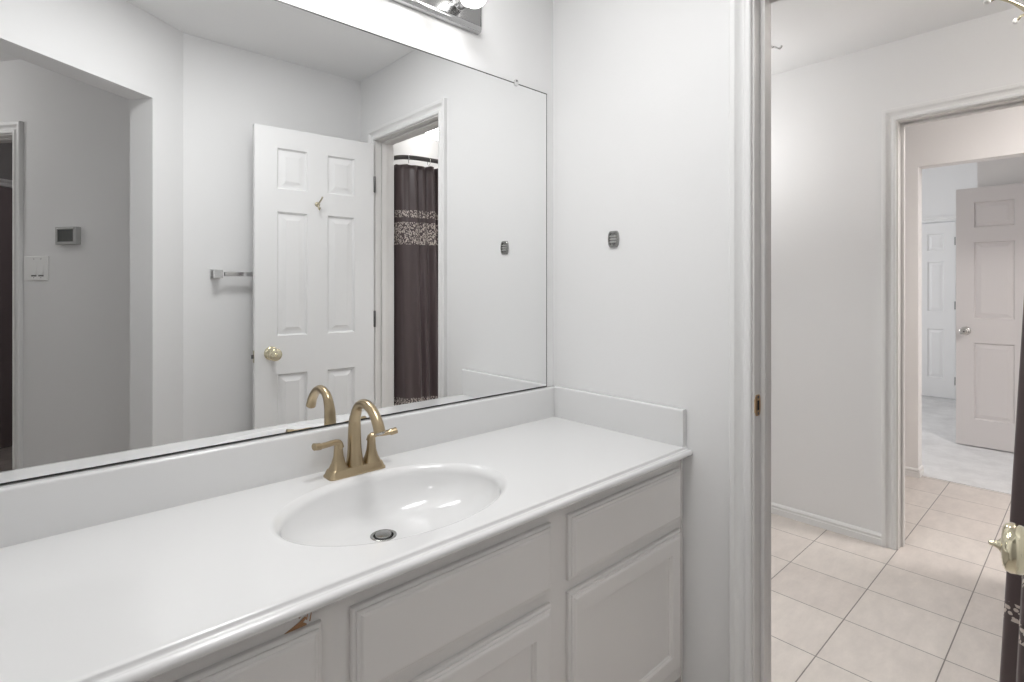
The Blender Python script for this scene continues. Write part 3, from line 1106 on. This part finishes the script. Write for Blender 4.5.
swp = empty('light_switch', sw(TS, -.953, 1.353), 'white switch plate with two rocker switches under the thermostat', 'light switch', rz=rzh)
MB().loops([rect_loop(.080, .063, .0003), rect_loop(.080, .063, .004), rect_loop(.076, .059, .0065)], True, True).build('plate', M['white_plastic'], swp)
for cx in (-.010, .036):
    mb = MB()
    mb.add([(cx - .016, .0066, -.034), (cx + .016, .0066, -.034), (cx + .016, .0066, .034), (cx - .016, .0066, .034),
            (cx - .016, .0125, -.034), (cx + .016, .0125, -.034), (cx + .016, .0085, .0), (cx - .016, .0085, .0), (cx + .016, .0072, .034), (cx - .016, .0072, .034)],
           [(0, 1, 2, 3), (4, 5, 6, 7), (7, 6, 8, 9), (0, 1, 5, 4), (1, 2, 8, 6, 5), (0, 4, 7, 9, 3), (3, 2, 8, 9)])
    mb.build('rocker_switch', M['white_plastic'], swp)
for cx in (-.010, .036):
    MB().box(cx - .017, cx + .017, .0055, .0068, -.0415, -.0335).build('rocker_shade', M['steel_dark'], swp)  # dark strip painting the shade on the underside of each rocker
for cx in (-.010, .036):
    for cz in (-.048, .048):
        MB().lathe([(.0024, 0), (.002, .001), (0, .0013)], axis_m((cx, .0065, cz), (0, 1, 0)), 12).build('screw', M['steel_dark'], swp, smooth=40)

# ------------------------------------------------------------------ shower curtain, rod and rings
ROD = [(1.5765, -.078), (1.596, -.040), (1.612, .015), (1.645, .050), (1.72, .074), (1.90, .086), (2.35, .092), (2.80, .086), (2.97, .074), (3.04, .050),
       (3.075, .015), (3.092, -.040), (3.1085, -.078)]
ZR = 1.997
rp = spline([(x, y, ZR) for x, y in ROD], 8)
rod = empty('curtain_rod', (2.34, .1, ZR), 'dark curved shower rod carrying the brown curtain', 'curtain rod')
L = rod.location
MB().tube(rp, .0125, 14).build('rod_tube', M['rod'], rod, smooth=50, off=L)
for a, b in ((0, 1), (-1, -2)):
    dd = Vector((1 if a == 0 else -1, 0, 0))
    MB().lathe([(.030, 0), (.030, .004), (.020, .012), (.014, .016)], axis_m((1.5753 if a == 0 else 3.1097, rp[a].y, ZR), dd), 24).build('flange', M['rod'], rod, smooth=40, off=L)

# arc-length table
cum = [0]
for i in range(1, len(rp)):
    cum.append(cum[-1] + (rp[i] - rp[i - 1]).length)
TOT = cum[-1]


def on_rod(d):
    d = max(0, min(TOT, d))
    for i in range(1, len(rp)):
        if cum[i] >= d:
            t = (d - cum[i - 1]) / (cum[i] - cum[i - 1])
            q = rp[i - 1].lerp(rp[i], t)
            tg = (rp[i] - rp[i - 1]).normalized()
            return q, Vector((-tg.y, tg.x, 0))
    return rp[-1], Vector((0, 1, 0))


NU, NZ = 420, 48
Z0, Z1 = .17, 1.9622
S0, S1 = .022, TOT - .035
verts, faces, uvs = [], [], []


def fold(d):
    """fold offset in metres along the rod's outward normal at distance d"""
    u = d - S0
    a = .018 * math.sin(2 * PI * u / .056 + .9 * math.sin(u * 9)) + .008 * math.sin(2 * PI * u / .135 + 1.1)
    soft = min(1, max(.15, (u - .16) / .06))       # the first hand's width hangs nearly flat
    return a * soft + .007 * math.sin(2 * PI * u / .085)


for j in range(NZ + 1):
    z = Z0 + (Z1 - Z0) * j / NZ
    fl = .039 * max(0, (1.97 - z)) - .014
    am = .75 + .45 * (1 - (z - Z0) / (Z1 - Z0))
    for i in range(NU + 1):
        d = S0 + (S1 - S0) * i / NU
        q, nn = on_rod(d)
        ease = min(1, max(0, (d - S0) / .10)) * min(1, max(0, (S1 - d) / .10))
        pnt = q + nn * (fold(d) * am) + Vector((0, fl * (.35 + .65 * ease), 0))
        if q.x < 1.70:
            pnt.x = max(pnt.x, 1.598)
        if q.x > 3.0:
            pnt.x = min(pnt.x, 3.10)
        sag = .006 * math.sin(2 * PI * (d - S0) / .137) if j == NZ else 0
        pnt.z = z - abs(sag)
        verts.append(pnt)
        uvs.append((d * 1.35, z))
W_ = NU + 1
for j in range(NZ):
    for i in range(NU):
        faces.append((j * W_ + i, j * W_ + i + 1, (j + 1) * W_ + i + 1, (j + 1) * W_ + i))
cur = empty('shower_curtain', (2.34, .1, Z0), 'dark brown satin shower curtain with pale embroidered bands beyond the bathroom doorway', 'shower curtain')
L = cur.location
me = bpy.data.meshes.new('curtain_cloth')
me.from_pydata([q - L for q in verts], [], faces)
ul = me.uv_layers.new(name='cloth')
for lp_ in me.loops:
    ul.data[lp_.index].uv = uvs[lp_.vertex_index]
me.polygons.foreach_set('use_smooth', [True] * len(me.polygons))
me.materials.append(M['curtain'])
cloth = bpy.data.objects.new('curtain_cloth', me)
COL.objects.link(cloth)
cloth.parent = cur
sm = cloth.modifiers.new('thickness', 'SOLIDIFY')
sm.thickness = .0012
ring_me = None
for k in range(14):
    d = S0 + .015 + (S1 - S0 - .03) * k / 13
    q, nn = on_rod(d)
    tg = Vector((nn.y, -nn.x, 0))
    if ring_me is None:
        pts = []
        for i in range(21):
            a = 2 * PI * i / 20
            pts.append((0, .0165 * math.cos(a), .022 * math.sin(a)))
        rg = MB().tube(pts, .0016, 8, False).build('curtain_ring', M['chrome'], rod, smooth=50)
        ring_me = rg
    else:
        rg = ring_me.copy()
        COL.objects.link(rg)
        rg.parent = rod
    rg.location = Vector((q.x, q.y, ZR - .010)) - rod.location
    rg.rotation_euler = (0, 0, math.atan2(tg.y, tg.x))

# ------------------------------------------------------------------ bathroom ceiling light
FXc, FYc = 2.374, .057
cl = empty('ceiling_light', (FXc, FYc, ZC), 'brass five-armed ceiling light with ball tips at the top right', 'ceiling light')
L = cl.location
mm = Matrix.Translation((FXc, FYc, 0))
MB().lathe([(.062, ZC - .0005), (.062, ZC - .008), (.050, ZC - .022), (.020, ZC - .030), (.009, ZC - .034), (.009, 2.16), (.018, 2.150), (.026, 2.135), (.022, 2.115),
            (.010, 2.104), (.006, 2.096), (.008, 2.088), (0, 2.082)], mm, 32).build('stem', M['brass'], cl, smooth=40, off=L)
MB().lathe([(.012, 2.182), (.060, 2.186), (.105, 2.200), (.140, 2.226), (.155, 2.255), (.160, 2.275), (.156, 2.276), (.150, 2.256), (.135, 2.230), (.102, 2.205),
            (.058, 2.191), (.012, 2.187)], mm, 48).build('glass_bowl', M['bowl'], cl, smooth=50, off=L)
a0 = math.atan2(.245 - FYc, 2.289 - FXc)
for k in range(5):
    a = a0 + 2 * PI * k / 5
    ux = Vector((math.cos(a), math.sin(a), 0))
    c_ = Vector((FXc, FYc, 0))
    P_ = lambda r, z: c_ + ux * r + Vector((0, 0, z))
    arm = MB().tube(spline([P_(.020, 2.128), P_(.060, 2.115), (P_(.105, 2.128)), P_(.150, 2.160), P_(.180, 2.176), P_(.200, 2.171)], 6), .0045, 10)
    ao = arm.build('arm', M['brass'], cl, smooth=50, off=L)
    MB().lathe([(0, -.0095), (.005, -.008), (.0085, -.0045), (.0095, 0), (.0085, .0045), (.005, .008), (0, .0095)], Matrix.Translation(P_(.206, 2.170)), 18).build(
        'ball_tip', M['white_plastic'], ao, smooth=60, off=L)
    lf = MB()
    sd = Vector((-ux.y, ux.x, 0))
    lf.add([P_(.085, 2.116), P_(.108, 2.124) + sd * .011, P_(.140, 2.146), P_(.108, 2.124) - sd * .011, P_(.110, 2.114)],
           [(0, 1, 4), (1, 2, 4), (2, 3, 4), (3, 0, 4), (0, 3, 2, 1)])
    lf.build('leaf', M['pale_bronze'], ao, off=L)

# round light over the tub, glimpsed in the mirror above the curtain
sl = empty('shower_light', (2.24, -.50, ZC), 'round white glass dome light above the tub, glimpsed over the curtain in the mirror', 'ceiling light')
L = sl.location
mm = Matrix.Translation((2.24, -.50, 0))
MB().lathe([(.100, ZC - .0005), (.100, ZC - .018), (.094, ZC - .026), (.080, ZC - .028)], mm, 40).build('trim_ring', M['nickel'], sl, smooth=40, off=L)
MB().lathe([(.086, ZC - .026), (.090, ZC - .050), (.084, ZC - .078), (.064, ZC - .102), (.034, ZC - .116), (0, ZC - .120)], mm, 40).build('glass_dome', M['dome'], sl, smooth=60, off=L)

# small hook on the bathroom side of the doorway
hk = empty('wall_hook', (1.5945, .628, 1.945), 'tiny white hook at the head of the bathroom doorway jamb', 'hook')
L = hk.location
MB().lathe([(.006, 0), (.006, .002), (.003, .004)], axis_m((1.594, .641, 1.946), (1, 0, 0)), 14).build('hook_base', M['white_plastic'], hk, smooth=40, off=L)
MB().tube(spline([(1.597, .641, 1.946), (1.608, .634, 1.949), (1.612, .622, 1.941), (1.610, .614, 1.947)]), .0026, 8).build('hook_arm', M['chrome'], hk, smooth=50, off=L)
